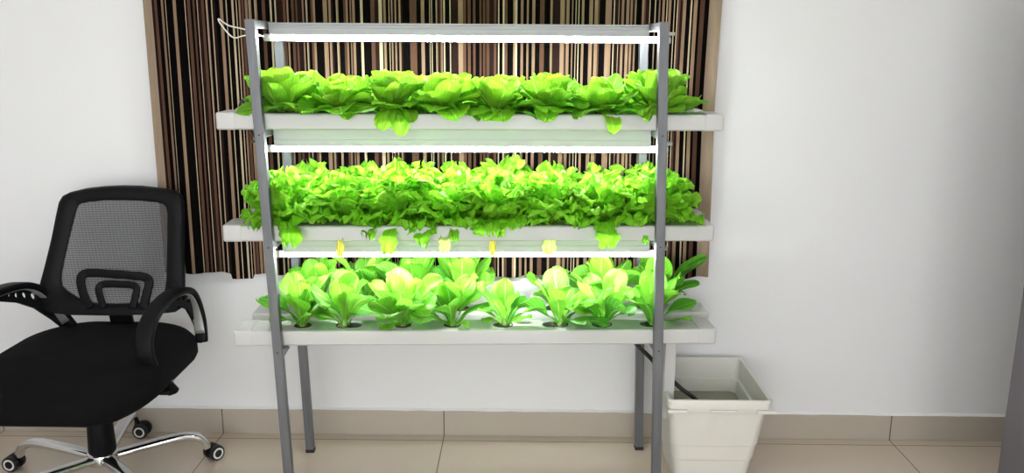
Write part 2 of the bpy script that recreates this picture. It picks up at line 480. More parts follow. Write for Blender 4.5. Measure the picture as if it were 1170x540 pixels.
for sa in (-1, 1):
    for bb in (0, DEP):
        p = MB(); leanbox(p, sa * HW - PW / 2, sa * HW + PW / 2, bb - PW / 2, bb + PW / 2, .004, ZT)
        po = p.build('post', M['steel'], rack)
        p = MB(); leanbox(p, sa * HW - PW / 2 - .001, sa * HW + PW / 2 + .001, bb - PW / 2 - .001, bb + PW / 2 + .001, 0, .012, .001)
        p.build('foot_cap', M['dark'], po)
        # screw heads where the cross bars meet the post
        for z in (Z1B - .012, Z2B - .012, Z3B - .012):
            s = MB(); s.lathe([(.0001, 0), (.0024, -.0002), (.002, -.0012), (.0001, -.0015)], L(sa * HW, bb - PW / 2 if bb == 0 else bb - PW / 2, z), 'Y', 12)
            s.build('screw', M['dark'], po)
    for z in (ZT - .001, Z1B - .0005, Z2B - .0005, Z3B - .0005):
        p = MB(); leanbox(p, sa * HW - .0125, sa * HW + .0125, PW / 2, DEP - PW / 2, z - .022, z)
        p.build('crossbar', M['steel'], rack)
# triangular gussets under the bottom channel and at the top corners
for sa in (-1,):
    g = MB()
    x0 = sa * (HW - PW / 2); d = -sa
    v = [(x0, -.010, Z3B - .0005), (x0 + d * .020, -.010, Z3B - .0005), (x0, -.010, Z3B - .032), (x0, .012, Z3B - .0005), (x0 + d * .020, .012, Z3B - .0005), (x0, .012, Z3B - .032)]
    g.add([L(*p) for p in v], [(0, 1, 2), (5, 4, 3), (0, 3, 4, 1), (1, 4, 5, 2), (2, 5, 3, 0)])
    g.build('gusset', M['steel'], rack)

# ------------------------------------------------------------------ LED bars
def led_bar(label, z_top, bb, a0, a1, l0, l1, hh, wire=False):
    """hh: height of the housing; the tube hangs below it in front of an unseen lip added to block its light"""
    t = thing('grow_light', W(0, bb, z_top), PSI, label, 'lamp', 'LED bars of the rack')
    def P(a, y, z): return (a + SH * z, y, z)
    h = MB(); zt = -hh - .0085; R = .0085
    prof = [(-.019, 0), (.016, 0), (.016, -.004), (.0145, -.004), (.0145, -hh + .016), (.019, -hh + .013), (.022, -hh - .010), (.0205, -hh - .010), (.0155, -hh), (-.017, -hh), (-.017, -hh + .019), (-.0150, -hh + .020), (-.0150, -.006), (-.0195, -.005), (-.0195, -.0015)]  # rear lip, out of view, added to keep tube light off the curtain
    h.loft([[P(a, y, z) for y, z in prof] for a in (a0, a1)], 0, False); h.build('housing', M['white_alu'] if not wire else M['alu'], t)
    d = MB(); tp = [(R * cos(k * 2 * PI / 14), zt + R * sin(k * 2 * PI / 14)) for k in range(14)]
    d.loft([[P(a, y, z) for y, z in tp] for a in (l0 + .02, l1 - .02)]); d.build('led_tube', M['led'], t)
    for e0, e1 in ((l0, l0 + .02), (l1 - .02, l1)):
        c = MB(); cp = [(.0105 * cos(k * 2 * PI / 14), zt + .0105 * sin(k * 2 * PI / 14)) for k in range(14)]
        c.loft([[P(a, y, z) for y, z in cp] for a in (e0, e1)]); c.build('end_cap', M['capplastic'], t)
    c = MB(); c.box(l1 - .012, l1 + .012, -.014, .014, -hh + .004, -hh + .014, .001); c.build('mounting_clip', M['alu'], t)
    if wire:
        w = MB(); u = -hh
        pts = [(l0 + .006, .0, zt), (-.600, -.10, u + .012), (-.640, -.115, u + .022), (-.668, -.115, u + .040), (-.660, -.115, u + .022), (-.632, -.11, u - .010), (-.600, -.10, u - .004), (l0 + .006, .0, zt + .004)]
        w.tube(spline(pts, 6), .0019, 6); w.build('cable', M['whitecable'], t)
    return t
led_bar('glowing white LED bar at the very top of the rack', 1.4340, .15, -.556, .556, -.575, .622, .034, True)
led_bar('glowing white LED bar under the top channels, above the frilly lettuces', 1.1335, .10, -.554, .556, -.585, .61, .053)
led_bar('glowing white LED bar under the middle channels, above the romaine lettuces', .8080, .10, -.554, .556, -.585, .60, .048)

# ------------------------------------------------------------------ growing channels
FH = [-.508 + .1515 * i for i in range(8)]      # hole centres of the front channels
RH = [-.488 + .152 * i for i in range(8)]       # and of the rear channels
HR = .0265
def channel(label, zb, zt, b0, b1, a0, a1, holes):
    t = thing('growing_channel', W(0, (b0 + b1) / 2, zb), PSI, label, 'channel', 'white growing channels')
    dx = 0; hy = (b1 - b0) / 2; H = zt - zb; r = .006
    body = MB()
    prof = []
    for i in range(5): a = PI / 2 * i / 4; prof.append((hy - r + r * cos(a), H - r + r * sin(a)))
    prof = prof[::1]
    # open-topped shell: outside then inside
    right = prof[::-1]                            # from top edge to outer side
    out = [(p[0], p[1]) for p in right] + [(hy, .004), (hy - .004, 0), (-hy + .004, 0), (-hy, .004)] + [(-p[0], p[1]) for p in prof]
    inn = [(p[0] * (1 - .002 / hy), p[1] - .002) for p in out[::-1]]
    inn = [(p[0], max(p[1], .002)) for p in inn]
    loop = out + inn
    body.loft([[(a, y, z) for y, z in loop] for a in (a0 + .03, a1 - .03)], 0, False)
    v, f = fill_shape([(a0 + .03, -hy + r), (a1 - .03, -hy + r), (a1 - .03, hy - r), (a0 + .03, hy - r)], [circle(a, 0, HR) for a in holes], .002)
    body.add([(p[0], p[1], p[2] + H - .001) for p in v], f)
    body.build('channel_body', M['plastic'], t, autosmooth=35)
    for e0, e1 in ((a0, a0 + .052), (a1 - .052, a1)):
        c = MB(); lf = e0 == a0
        o = .0022; hh = hy + o
        pr = []
        for cx, cz, st in ((hh - .007, H + o - .007, 0), (-hh + .007, H + o - .007, PI / 2), (-hh + .007, -o * .4 + .007, PI), (hh - .007, -o * .4 + .007, 1.5 * PI)):
            for i in range(5):
                q = st + PI / 2 * i / 4; pr.append((cx + .007 * cos(q), cz + .007 * sin(q)))
        xs = [e0, e0 + .002, e0 + .006, e1] if lf else [e1, e1 - .002, e1 - .006, e0]
        sc_ = [.93, .975, 1, 1]
        c.loft([[(x, y * k, (z - H / 2) * k + H / 2) for y, z in pr] for x, k in zip(xs, sc_)], 0, True)
        c.build('end_cap', M['capplastic'], t, autosmooth=40)
    return t
SHF = {1: SH * Z1B, 2: SH * Z2B, 3: SH * Z3B}
names = {1: 'top', 2: 'middle', 3: 'bottom'}
lt = {1: 'smooth round lettuces', 2: 'frilly lettuces', 3: 'upright romaine lettuces'}
FB = (.015, .125); RB = (.186, .2905)
for k, zb, zt, a0, a1, ra0, ra1 in ((1, Z1B, Z1T, -.696, .753, -.69, .735), (2, Z2B, Z2T, -.707, .734, -.70, .748), (3, Z3B, Z3T, -.704, .750, -.695, .770)):
    channel(f'front white growing channel on the {names[k]} tier carrying {lt[k]}', zb, zt, *FB, a0, a1, FH)
    channel(f'rear white growing channel on the {names[k]} tier carrying {lt[k]}', zb, zt, *RB, ra0, ra1, RH)

# ------------------------------------------------------------------ lettuces
def leaf(mb, az, L, wid, e0, e1, kind, rnd, tone, base=(0, 0, 0), r0=.008, cup=.5, ruf=0.0, p=1.0, nu=8, nv=12, twist=0.0, mi=0):
    """az: azimuth, e0/e1: elevation at base/tip, wid: half width"""
    d = Vector((cos(az), sin(az), 0)); s = Vector((-sin(az), cos(az), 0)); up = Vector((0, 0, 1))
    pos = Vector(base) + d * r0
    C = []; N = []
    T = [1 - (1 - j / nv) ** 1.45 for j in range(nv + 1)]
    for j in range(nv + 1):
        t = T[j]
        e = e0 + (e1 - e0) * t ** p
        C.append(pos.copy()); N.append(-d * sin(e) + up * cos(e))
        if j < nv:
            e2 = e0 + (e1 - e0) * ((t + T[j + 1]) / 2) ** p
            pos += (d * cos(e2) + up * sin(e2)) * (L * (T[j + 1] - t))
    ph1, ph2, ph3 = rnd.uniform(0, 6.28), rnd.uniform(0, 6.28), rnd.uniform(0, 6.28)
    q1 = rnd.uniform(.85, 1.15)
    vs = []; uvs = []
    for j in range(nv + 1):
        t = T[j]
        if kind == 'butter':
            w = wid * (.30 + .70 * min(1, t / .50) ** .8) if t < .5 else wid * max(.03, 1 - ((t - .5) / .503) ** 2.6) ** .5
        elif kind == 'romaine':
            w = wid * (.13 + .87 * max(0, min(1, (t - .16) / .50)) ** 1.7)
            if t > .66: w *= max(.03, 1 - ((t - .66) / .343) ** 2.5) ** .5
        else:
            w = wid * (.20 + .80 * min(1, t / .72) ** 1.15)
            if t > .74: w *= max(.10, 1 - ((t - .74) / .275) ** 2.2) ** .5
        tw = twist * t; sd = s * cos(tw) + N[j] * sin(tw); nn = N[j] * cos(tw) - s * sin(tw)
        for i in range(nu + 1):
            v = -1 + 2 * i / nu; av = abs(v)
            x = v * w; z = cup * w * v * v * .55
            dl = 0.0
            if kind == 'frill':
                sg = ph1 if v > 0 else ph2
                edge = max(av ** 2.2, max(0, (t - .55) / .45) ** 1.5)
                z += ruf * edge * (sin(t * 15 * q1 + sg) * av + .8 * sin(v * 9 + t * 4 + ph3) * t + .4 * sin(t * 33 + v * 6 + sg))
                x *= 1 + .17 * av * sin(t * 30 + sg)
                dl = .010 * t * t * sin(v * 9.5 + ph3) + .004 * t * t * sin(v * 19 + ph1)
                dl *= min(1, wid / .045)
            else:
                z += ruf * (av ** 2) * sin(t * 8 * q1 + (ph1 if v > 0 else ph2)) + ruf * .5 * sin(v * 5 + t * 7 + ph3) * t
                dl = 0
            dirt = (C[min(j + 1, nv)] - C[max(j - 1, 0)]).normalized()
            vs.append(C[j] + sd * x + nn * z + dirt * dl)
            uvs.append((i / nu, t))
    fs = []
    for j in range(nv):
        for i in range(nu):
            a = j * (nu + 1) + i
            fs.append((a, a + 1, a + nu + 2, a + nu + 1))
    mb.add(vs, fs, mi, True, uvs, tone)

GA = 2.39996
def butterhead(seed, size=1.0, high=1.0):
    rnd = random.Random(seed); b = MB(); n = 30
    for i in range(n):
        f = i / (n - 1)
        az = i * GA + rnd.uniform(-.25, .25) + seed
        L = (.128 - .022 * f) * size * rnd.uniform(.9, 1.1)
        if f < .30:      # outer leaves: spread and droop
            e0 = rnd.uniform(16, 32); e1 = e0 - rnd.uniform(25, 62); cup = rnd.uniform(-.3, .5)
        elif f < .68:    # middle rosette: cupped
            e0 = rnd.uniform(30, 52); e1 = e0 + rnd.uniform(-30, 30); cup = rnd.uniform(.3, 1.0)
        else:            # heart
            e0 = rnd.uniform(60, 80); e1 = e0 + rnd.uniform(-25, 38); cup = rnd.uniform(.6, 1.2); L *= .88
        wd = (.051 - .012 * f) * size * rnd.uniform(.9, 1.1)
        leaf(b, az, L, wd, math.radians(e0), math.radians(e1), 'butter', rnd, .12 + .80 * f + rnd.uniform(-.18, .2), (0, 0, .010 * f + .002), .012 * (1 - f) + .003, cup, .007, 1.1, 10, 13, rnd.uniform(-.35, .35))
    for i in range(len(b.v)): b.v[i] = (b.v[i][0], b.v[i][1], b.v[i][2] * high)
    return b
def frilly(seed, size=1.0):
    rnd = random.Random(seed); b = MB(); n = 32
    for i in range(n):
        f = i / (n - 1)
        az = i * GA + rnd.uniform(-.25, .25) + seed
        if f < .25:
            L = .125; e0 = rnd.uniform(14, 30); e1 = rnd.uniform(-30, 6); wd = .050
        elif f < .68:
            L = .138; e0 = rnd.uniform(30, 58); e1 = e0 - rnd.uniform(-8, 38); wd = .053
        else:
            L = .140; e0 = rnd.uniform(58, 86); e1 = e0 - rnd.uniform(-10, 45); wd = .044
        L *= size * rnd.uniform(.88, 1.08); wd *= size * rnd.uniform(.9, 1.1)
        leaf(b, az, L, wd, math.radians(e0), math.radians(e1), 'frill', rnd, .15 + .7 * f + rnd.uniform(-.2, .25), (0, 0, .006 * f + .002), .010 * (1 - f) + .003, rnd.uniform(.0, .6), .0125, 1.2, 18, 24, rnd.uniform(-.35, .35))
    return b
def romaine(seed, specs=None, n=10, size=1.0, spread=(30, 78), lean=0.0, leanaz=0.0):
    rnd = random.Random(seed); b = MB()
    specs = specs or []
    for i in range(n):
        f = i / max(1, n - 1)
        az = i * GA + rnd.uniform(-.25, .25) + seed * 1.7
        L = (.125 + .045 * math.sin(PI * (.25 + .6 * f))) * size * rnd.uniform(.72, 1.1)
        el = spread[0] + (spread[1] - spread[0]) * f + rnd.uniform(-11, 9)
        e0 = math.radians(min(86, el + 14)); e1 = math.radians(el - rnd.uniform(12, 46) * (1 - .4 * f))
        wd = (.042 - .007 * f) * size * rnd.uniform(.9, 1.15)
        leaf(b, az, L, wd, e0, e1, 'romaine', rnd, .18 + .5 * f + rnd.uniform(-.2, .3), (0, 0, .002), .006 * (1 - f) + .003, rnd.uniform(.0, .8), .007, rnd.uniform(.8, 1.6), 10, 14, rnd.uniform(-.9, .9))
    for (azd, L, wd, e0, e1, tone) in specs:
        leaf(b, math.radians(azd), L, wd, math.radians(e0), math.radians(e1), 'romaine', rnd, tone, (0, 0, .002), .006, rnd.uniform(.1, .6), .006, 1.0, 10, 14, rnd.uniform(-.4, .4))
    if lean:
        for i, p in enumerate(b.v):
            h = p[2]; b.v[i] = (p[0] + lean * h * cos(leanaz), p[1] + lean * h * sin(leanaz), p[2] - .25 * abs(lean) * h)
    return b

pot_mb = MB()
pot_mb.lathe([(.0001, -.040), (.017, -.040), (.0225, -.001), (.0262, -.0005), (.0262, .0012), (.0235, .0012), (.0205, -.0015)], seg=20, mi=0)
pot_mb.lathe([(.0205, -.0035), (.010, -.0025), (.0001, -.002)], seg=20, mi=1)
POT = pot_mb.build('net_pot', [M['pot'], M['coco']]); POTME = POT.data; bpy.data.objects.remove(POT)
st = MB(); st.lathe([(.0001, -.006), (.009, -.004), (.0085, .008), (.006, .022), (.0001, .030)], seg=12)
ST = st.build('stem', M['stem']); STME = ST.data; bpy.data.objects.remove(ST)

ORD = ['first', 'second', 'third', 'fourth', 'fifth', 'sixth', 'seventh', 'eighth']
def place(name, label, cat, group, a, bb, zt, rz, foliage_me, drops=()):
    t = thing(name, W(0, bb, zt) + Vector((0, 0, .0008)) , 0, label, cat, group)
    c, s = cos(PSI), sin(PSI)
    zb = zt - .0465
    base = W(0, 0, zb)                          # channels are level, so holes use the channel's own offset
    t.location = Vector((base.x + c * a - s * bb, base.y + s * a + c * bb, zt + .0008))
    fo = bpy.data.objects.new('foliage', foliage_me); COL.objects.link(fo); fo.parent = t; fo.rotation_euler = (0, 0, rz)
    so = bpy.data.objects.new('stem', STME); COL.objects.link(so); so.parent = t
    po = bpy.data.objects.new('net_pot', POTME); COL.objects.link(po); po.parent = t
    return t
def me_of(mb, mats):
    o = mb.build('foliage', mats); me = o.data; bpy.data.objects.remove(o); return me

# tier 1: smooth round lettuces
BH = [me_of(butterhead(s, z, h), M['butter']) for s, z, h in ((1, 1.0, 1.1), (2, 1.03, 1.02), (3, .97, 1.08), (4, 1.05, 1.05), (5, 1.0, 1.0))]
size1f = [1.02, .92, 1.0, .95, .92, .94, .88, 1.06]
look1f = ['tall smooth lettuce behind the left post, first', 'smooth lettuce with drooping pointed leaf, second', 'smooth lettuce with leaves hanging over the edge, third',
          'dark edged smooth lettuce, fourth', 'wide open smooth lettuce, fifth', 'low smooth lettuce, sixth', 'smooth lettuce with one leaf hanging down, seventh', 'tall smooth lettuce at the right post, eighth']
def hang(t, specs, m, kind, name='drooping_leaf', label=None, seed=0):
    for k, (az, L, wd, e0, e1, tone, ruf, p) in enumerate(specs):
        rnd = random.Random(seed + k * 7); b = MB()
        leaf(b, math.radians(az), L, wd, math.radians(e0), math.radians(e1), kind, rnd, tone, (0, 0, .006), .008, .4, ruf, p, 12, 18, 0)
        o = b.build(name, m, t)
        if label: o['label'] = label
for i in range(8):
    t = place('butterhead_lettuce', f'{look1f[i]} from left, top front row', 'lettuce', 'smooth lettuces in the top front channel', FH[i] + (-.012, -.006, .004, 0, 0, 0, 0, .02)[i], .068, Z1T, 0, BH[i % 5])
    t.scale = (size1f[i],) * 3; t.rotation_euler.z = i * 1.9
    fr = t.rotation_euler.z * 180 / PI
    sp = {1: [(-62, .112, .036, 30, -52, .35, .006, .9)], 2: [(-100, .112, .030, 25, -75, .65, .006, .8), (-70, .125, .030, 20, -82, .55, .006, .8), (-50, .10, .032, 22, -55, .5, .006, .9)],
          3: [(-85, .09, .032, 30, -30, .2, .005, 1)], 4: [(-75, .12, .036, 25, -45, .45, .006, .9), (-105, .115, .036, 28, -50, .4, .006, .9)], 5: [(-95, .115, .038, 26, -50, .25, .006, .9)],
          6: [(-66, .125, .029, 24, -85, .65, .006, .75)], 7: [(-110, .12, .036, 30, -50, .4, .006, .9)]}.get(i, [])
    hang(t, [(s[0] - fr,) + s[1:] for s in sp], M['butter'], 'butter', seed=i * 31)
for i in range(8):
    t = place('butterhead_lettuce', f'smooth round lettuce {ORD[i]} from the left in the top tier back row', 'lettuce', 'smooth lettuces in the top rear channel', RH[i], .240, Z1T, 0, BH[(i * 2 + 1) % 5])
    s = (1.0, .84, .95, .92, .95, .88, .84, 1.02)[i] * .97; t.scale = (s, s, s); t.rotation_euler.z = i * 2.6 + 1

# tier 2: frilly lettuces
FL = [me_of(frilly(s, z), M['frill']) for s, z in ((21, 1.0), (22, 1.02), (23, .98), (24, 1.0), (25, 1.03))]
look2f = ['leftmost frilly lettuce spreading past the left post', 'frilly lettuce with a brown yellow leaf hanging below, second from left', 'frilly lettuce with a torn leaf over the edge, third from left',
          'frilly lettuce with a pale leaf on the edge, fourth from left', 'frilly lettuce with a short yellow leaf below, fifth from left', 'frilly lettuce with one pale leaf hanging down, sixth from left',
          'frilly lettuce with a broad jagged leaf over the edge, seventh from left', 'rightmost frilly lettuce at the right post']
for i in range(8):
    t = place('frilly_lettuce', f'{look2f[i]}, middle front row', 'lettuce', 'frilly lettuces in the middle front channel', FH[i] + (-.02, 0, 0, 0, 0, 0, 0, .015)[i], .068, Z2T, 0, FL[(i * 3) % 5])
    s = (1.0, .96, 1.04, 1.0, 1.0, .96, .94, 1.0)[i]; t.scale = (s, s, s); t.rotation_euler.z = i * 2.2 + .4
    fr = t.rotation_euler.z * 180 / PI
    def fx(l): return [(q[0] - fr,) + q[1:] for q in l]
    if i == 1: hang(t, fx([(-100, .125, .012, 8, -95, .4, .004, .45)]), M['yellow'], 'frill', label='brown yellow withered leaf', seed=5)
    if i == 2: hang(t, fx([(-100, .125, .026, 15, -80, .6, .006, .6), (-140, .105, .03, 25, -55, .5, .01, .8)]), M['frill'], 'frill', seed=6)
    if i == 3: hang(t, fx([(-96, .110, .018, 8, -90, .7, .004, .5)]), M['palegreen'], 'frill', label='pale faded leaf', seed=7); hang(t, fx([(-130, .125, .03, 20, -65, .35, .009, .7), (-70, .09, .014, 20, -70, .6, .004, .6)]), M['frill'], 'frill', seed=8)
    if i == 4: hang(t, fx([(-107, .120, .010, 8, -95, .3, .004, .45)]), M['yellow'], 'frill', label='short yellow withered leaf', seed=9); hang(t, fx([(-95, .11, .04, 30, -50, .6, .008, .9)]), M['frill'], 'frill', seed=10)
    if i == 5: hang(t, fx([(-92, .120, .021, 6, -92, .6, .005, .45)]), M['palegreen'], 'frill', label='pale yellow green hanging leaf', seed=11)
    if i == 6: hang(t, fx([(-80, .125, .036, 18, -65, .35, .009, .7)]), M['frill'], 'frill', seed=12)
    if i == 0: hang(t, fx([(-75, .125, .036, 20, -60, .35, .010, .8), (-130, .115, .034, 22, -35, .4, .010, .9)]), M['frill'], 'frill', seed=13)
    if i == 7: hang(t, fx([(-118, .10, .012, 18, -75, .1, .004, .6)]), M['frill'], 'frill', seed=14)
for i in range(8):
    t = place('frilly_lettuce', f'pale frilly lettuce {ORD[i]} from the left in the middle tier back row', 'lettuce', 'frilly lettuces in the middle rear channel', RH[i], .240, Z2T, 0, FL[(i * 2 + 1) % 5])
    s = (.98, 1.0, 1.06, 1.02, 1.06, .98, .98, 1.0)[i]; t.scale = (s, s, s); t.rotation_euler.z = i * 2.9 + 2

# tier 3: upright romaine, each one its own shape
front3 = [
 dict(da=-.002, lab='upright romaine lettuce just right of the left post', n=10, size=1.0, spread=(44, 82), specs=[(-80, .155, .036, 86, 62, .75), (-150, .10, .028, 40, -10, .5), (60, .15, .032, 80, 50, .4), (10, .10, .020, 60, 10, .6)]),
 dict(da=-.026, lab='slim romaine lettuce, second', n=9, size=1.0, spread=(46, 82), specs=[(-100, .14, .030, 88, 72, .7), (-25, .17, .030, 72, 55, .25), (-165, .10, .03, 45, 0, .6), (-60, .14, .028, 82, 60, .7)]),
 dict(da=.0, lab='wide bushy romaine lettuce with leaves lying low, third', n=17, size=1.05, spread=(22, 82), specs=[(-150, .14, .034, 60, 30, .55), (-128, .085, .012, 12, -6, .7), (-140, .08, .011, 16, 0, .7),  (-20, .12, .036, 30, 5, .05), (-75, .13, .034, 62, 30, .15)]),
 dict(da=.0, lab='yellow green romaine lettuce with low curled leaf, fourth', n=12, size=.98, spread=(36, 80), specs=[(-40, .07, .014, 24, -12, .8), (-100, .15, .036, 82, 70, .95), (-150, .14, .026, 35, -5, .5), (30, .16, .034, 60, 40, .6)]),
 dict(da=.010, lab='small open romaine lettuce standing alone, fifth', n=3, size=.85, spread=(50, 70), specs=[(150, .15, .034, 62, 32, .2), (-15, .13, .030, 42, 18, .5), (-60, .135, .026, 70, 48, .6), (-160, .10, .022, 48, 20, .7), (170, .07, .015, 20, 0, .6), (90, .14, .028, 80, 62, .6), (20, .085, .015, 16, 5, .6)]),
 dict(da=.028, lab='romaine lettuce leaning right beside an open hole, sixth', n=7, size=1.0, spread=(36, 76), specs=[(-20, .15, .034, 50, 20, .15), (-60, .14, .032, 40, -8, .05), (-30, .16, .030, 28, -10, .0), (150, .15, .028, 72, 45, .55), (100, .16, .034, 75, 55, .4), (-100, .12, .026, 70, 40, .5)]),
 dict(da=.012, lab='broad leaved romaine lettuce, seventh', n=10, size=1.05, spread=(36, 80), specs=[(-60, .145, .040, 72, 52, .8), (150, .15, .038, 70, 38, .85), (10, .13, .032, 40, 5, .05), (-140, .13, .034, 60, 20, .45), (-90, .05, .012, 20, 0, .6)]),
 dict(da=.012, lab='romaine lettuce behind the right post with a low leaf at its right', n=9, size=1.05, spread=(44, 80), specs=[(-10, .115, .028, 25, -8, .55), (-15, .15, .036, 52, 15, .15), (-150, .14, .032, 62, 30, .7), (20, .17, .032, 70, 40, .15)]),
]
for i, d in enumerate(front3):
    me = me_of(romaine(40 + i, d['specs'], d['n'], d['size'], d['spread']), M['romaine'])
    sfx = ' from left' if i not in (0, 7) else ''
    place('romaine_lettuce', f"{d['lab']}{sfx}, bottom front row", 'lettuce', 'romaine lettuces in the bottom front channel', FH[i] + d['da'], .068, Z3T, 0, me)
rear3 = {0: (12, 1.16, []), 1: (11, 1.16, [(0, .20, .034, 78, 55, .1)]), 2: (13, 1.2, [(30, .20, .036, 80, 60, .6)]), 3: (11, 1.14, [(20, .19, .034, 72, 50, .5)]), 5: (7, .90, []), 6: (14, 1.16, []), 7: (11, 1.14, [(5, .24, .036, 58, 34, .1), (-5, .17, .03, 45, 20, .1)])}
for i, (n, s, sp) in rear3.items():
    me = me_of(romaine(70 + i, sp, n, s, (50, 80)), M['romaine'])
    lab = {0: 'dark romaine lettuce at the left end', 7: 'tall dark romaine lettuce at the right end', 5: 'smaller romaine lettuce with its hole in view'}.get(i)
    lab = (lab + ' of the bottom tier back row') if lab else f'romaine lettuce {ORD[i]} from the left in the bottom tier back row'
    place('romaine_lettuce', lab, 'lettuce', 'romaine lettuces in the bottom rear channel', RH[i] + (.02 if i == 7 else 0), .240, Z3T, 0, me)

# leaves near a post lie against its inner side instead of running through it
bpy.context.view_layer.update()
cP, sP = cos(PSI), sin(PSI)
for root in [o for o in COL.objects if o.parent is None and o.name.split('.')[0].endswith('_lettuce')]:
    dx, dy = root.location.x - RX, root.location.y - RY
    if abs(abs(cP * dx + sP * dy) - HW) > .22: continue
    for o in root.children:
        if o.name.split('.')[0] not in ('foliage', 'drooping_leaf'): continue
        o.data = o.data.copy(); mw = o.matrix_world; inv = mw.inverted()
        for v in o.data.vertices:
            p = mw @ v.co; x, y = p.x - RX, p.y - RY
            a = cP * x + sP * y - SH * p.z; bb = -sP * x + cP * y; nb = bb
            wt = max(0, min(1, 1 - (abs(abs(a) - HW) - .018) / .040)); wt = wt * wt * (3 - 2 * wt)
            if bb < .020: nb = bb + (.020 - bb) * wt
            elif bb > .286 and bb < .34: nb = bb + (.286 - bb) * wt
            if nb != bb:
                a2 = a + SH * p.z
                v.co = inv @ Vector((RX + cP * a2 - sP * nb, RY + sP * a2 + cP * nb, p.z))

# ------------------------------------------------------------------ reservoir bin, pipe, hoses
BX, BY = (.449 + .777) / 2, (2.432 + 2.822) / 2
bin_ = thing('water_bin', (BX, BY, 0), 0, 'white plastic tub of water on the floor under the right end of the rack', 'tub')
hx, hy = .164, .195
b = MB()
ext = [(.0, .112, .122, .03), (.004, .116, .126, .03), (.095, .127, .142, .03), (.098, .130, .145, .03), (.148, .136, .152, .03), (.151, .139, .155, .03), (.276, .152, .176, .03),
       (.278, .158, .185, .026), (.288, .158, .185, .026), (.2885, .160, .191, .024), (.312, hx - .001, hy - .001, .024), (.317, hx - .003, hy - .003, .022), (.319, hx - .008, hy - .008, .018), (.316, hx - .014, hy - .014, .016),
       (.250, .146, .172, .022), (.247, .138, .164, .024), (.06, .112, .126, .026), (.006, .108, .116, .026)]
b.loft([rrect(x, y, r, z, n=6) for z, x, y, r in ext], 0, True)
b.build('tub', M['bin'], bin_, autosmooth=30)
for sx in (-1, 1):                               # carrying lips at the front corners
    b = MB(); x0, x1 = (sx * .160, sx * .105) if sx > 0 else (sx * .160, sx * .100)
    b.box(min(x0, x1) + (.008 if sx > 0 else .0), max(x0, x1) + (.012 if sx > 0 else 0), -.1985, -.183, .277, .2875, .003); b.build('handle', M['bin'], bin_)
b = MB(); b.box(-.03, .05, -.1965, -.184, .281, .2875, .002); b.build('lip', M['bin'], bin_)
w = MB(); w.loft([rrect(.131, .155, .024, z, n=6) for z in (.205, .2055)], 0, False)
wo = w.build('water', M['water'], None, loc=(BX, BY, 0)); tag(wo, 'still water inside the white tub', 'water', kind='stuff')

pb = W(.610, .072, .0)
pp = thing('drain_pipe', (pb.x, pb.y, .225), PSI, 'white square drain pipe running from the bottom channel down into the tub', 'pipe')
b = MB(); b.box(-.017, .017, -.017, .017, 0, Z3B - .225, .002); b.build('pipe', M['plastic'], pp)

def cable(name, label, pts, r, m, cat):
    b = MB(); b.tube(spline(pts, 8), r, 10); o = b.build(name, m); return tag(o, label, cat)
cable('hose', 'thick black hose running from under the bottom channel into the tub', [(.345, 2.615, .495), (.352, 2.61, .468), (.372, 2.60, .441), (.425, 2.60, .387), (.452, 2.61, .350), (.496, 2.60, .314), (.524, 2.59, .291), (.566, 2.58, .262), (.60, 2.575, .225)], .0072, M['rubber'], 'hose')
p0 = W(-.66, .24, Z1T)
cable('irrigation_tube', 'thin black tube entering the left end of the top rear channel', [W(-.684, .215, Z1T + .006), W(-.672, .212, Z1T + .024), W(-.640, .212, Z1T + .038), W(-.585, .22, Z1T + .050), W(-.545, .235, Z1T + .052)], .004, M['rubber'], 'tube')
cable('power_cable', 'black cable hanging under the left end of the top channels', [W(-.655, .16, Z1B - .006), W(-.63, .12, Z1B - .010), W(-.605, .06, Z1B - .020), W(-.590, .03, Z1B - .030), W(-.600, .02, Z1B - .036)], .004, M['rubber'], 'cable')

# ------------------------------------------------------------------ office chair
CX, CY = -1.305, 2.445
ch = thing('office_chair', (CX, CY, 0), 0, 'black mesh back swivel office chair with chrome base beside the curtain', 'chair')
def chl(p): return (p[0] - CX, p[1] - CY, p[2])
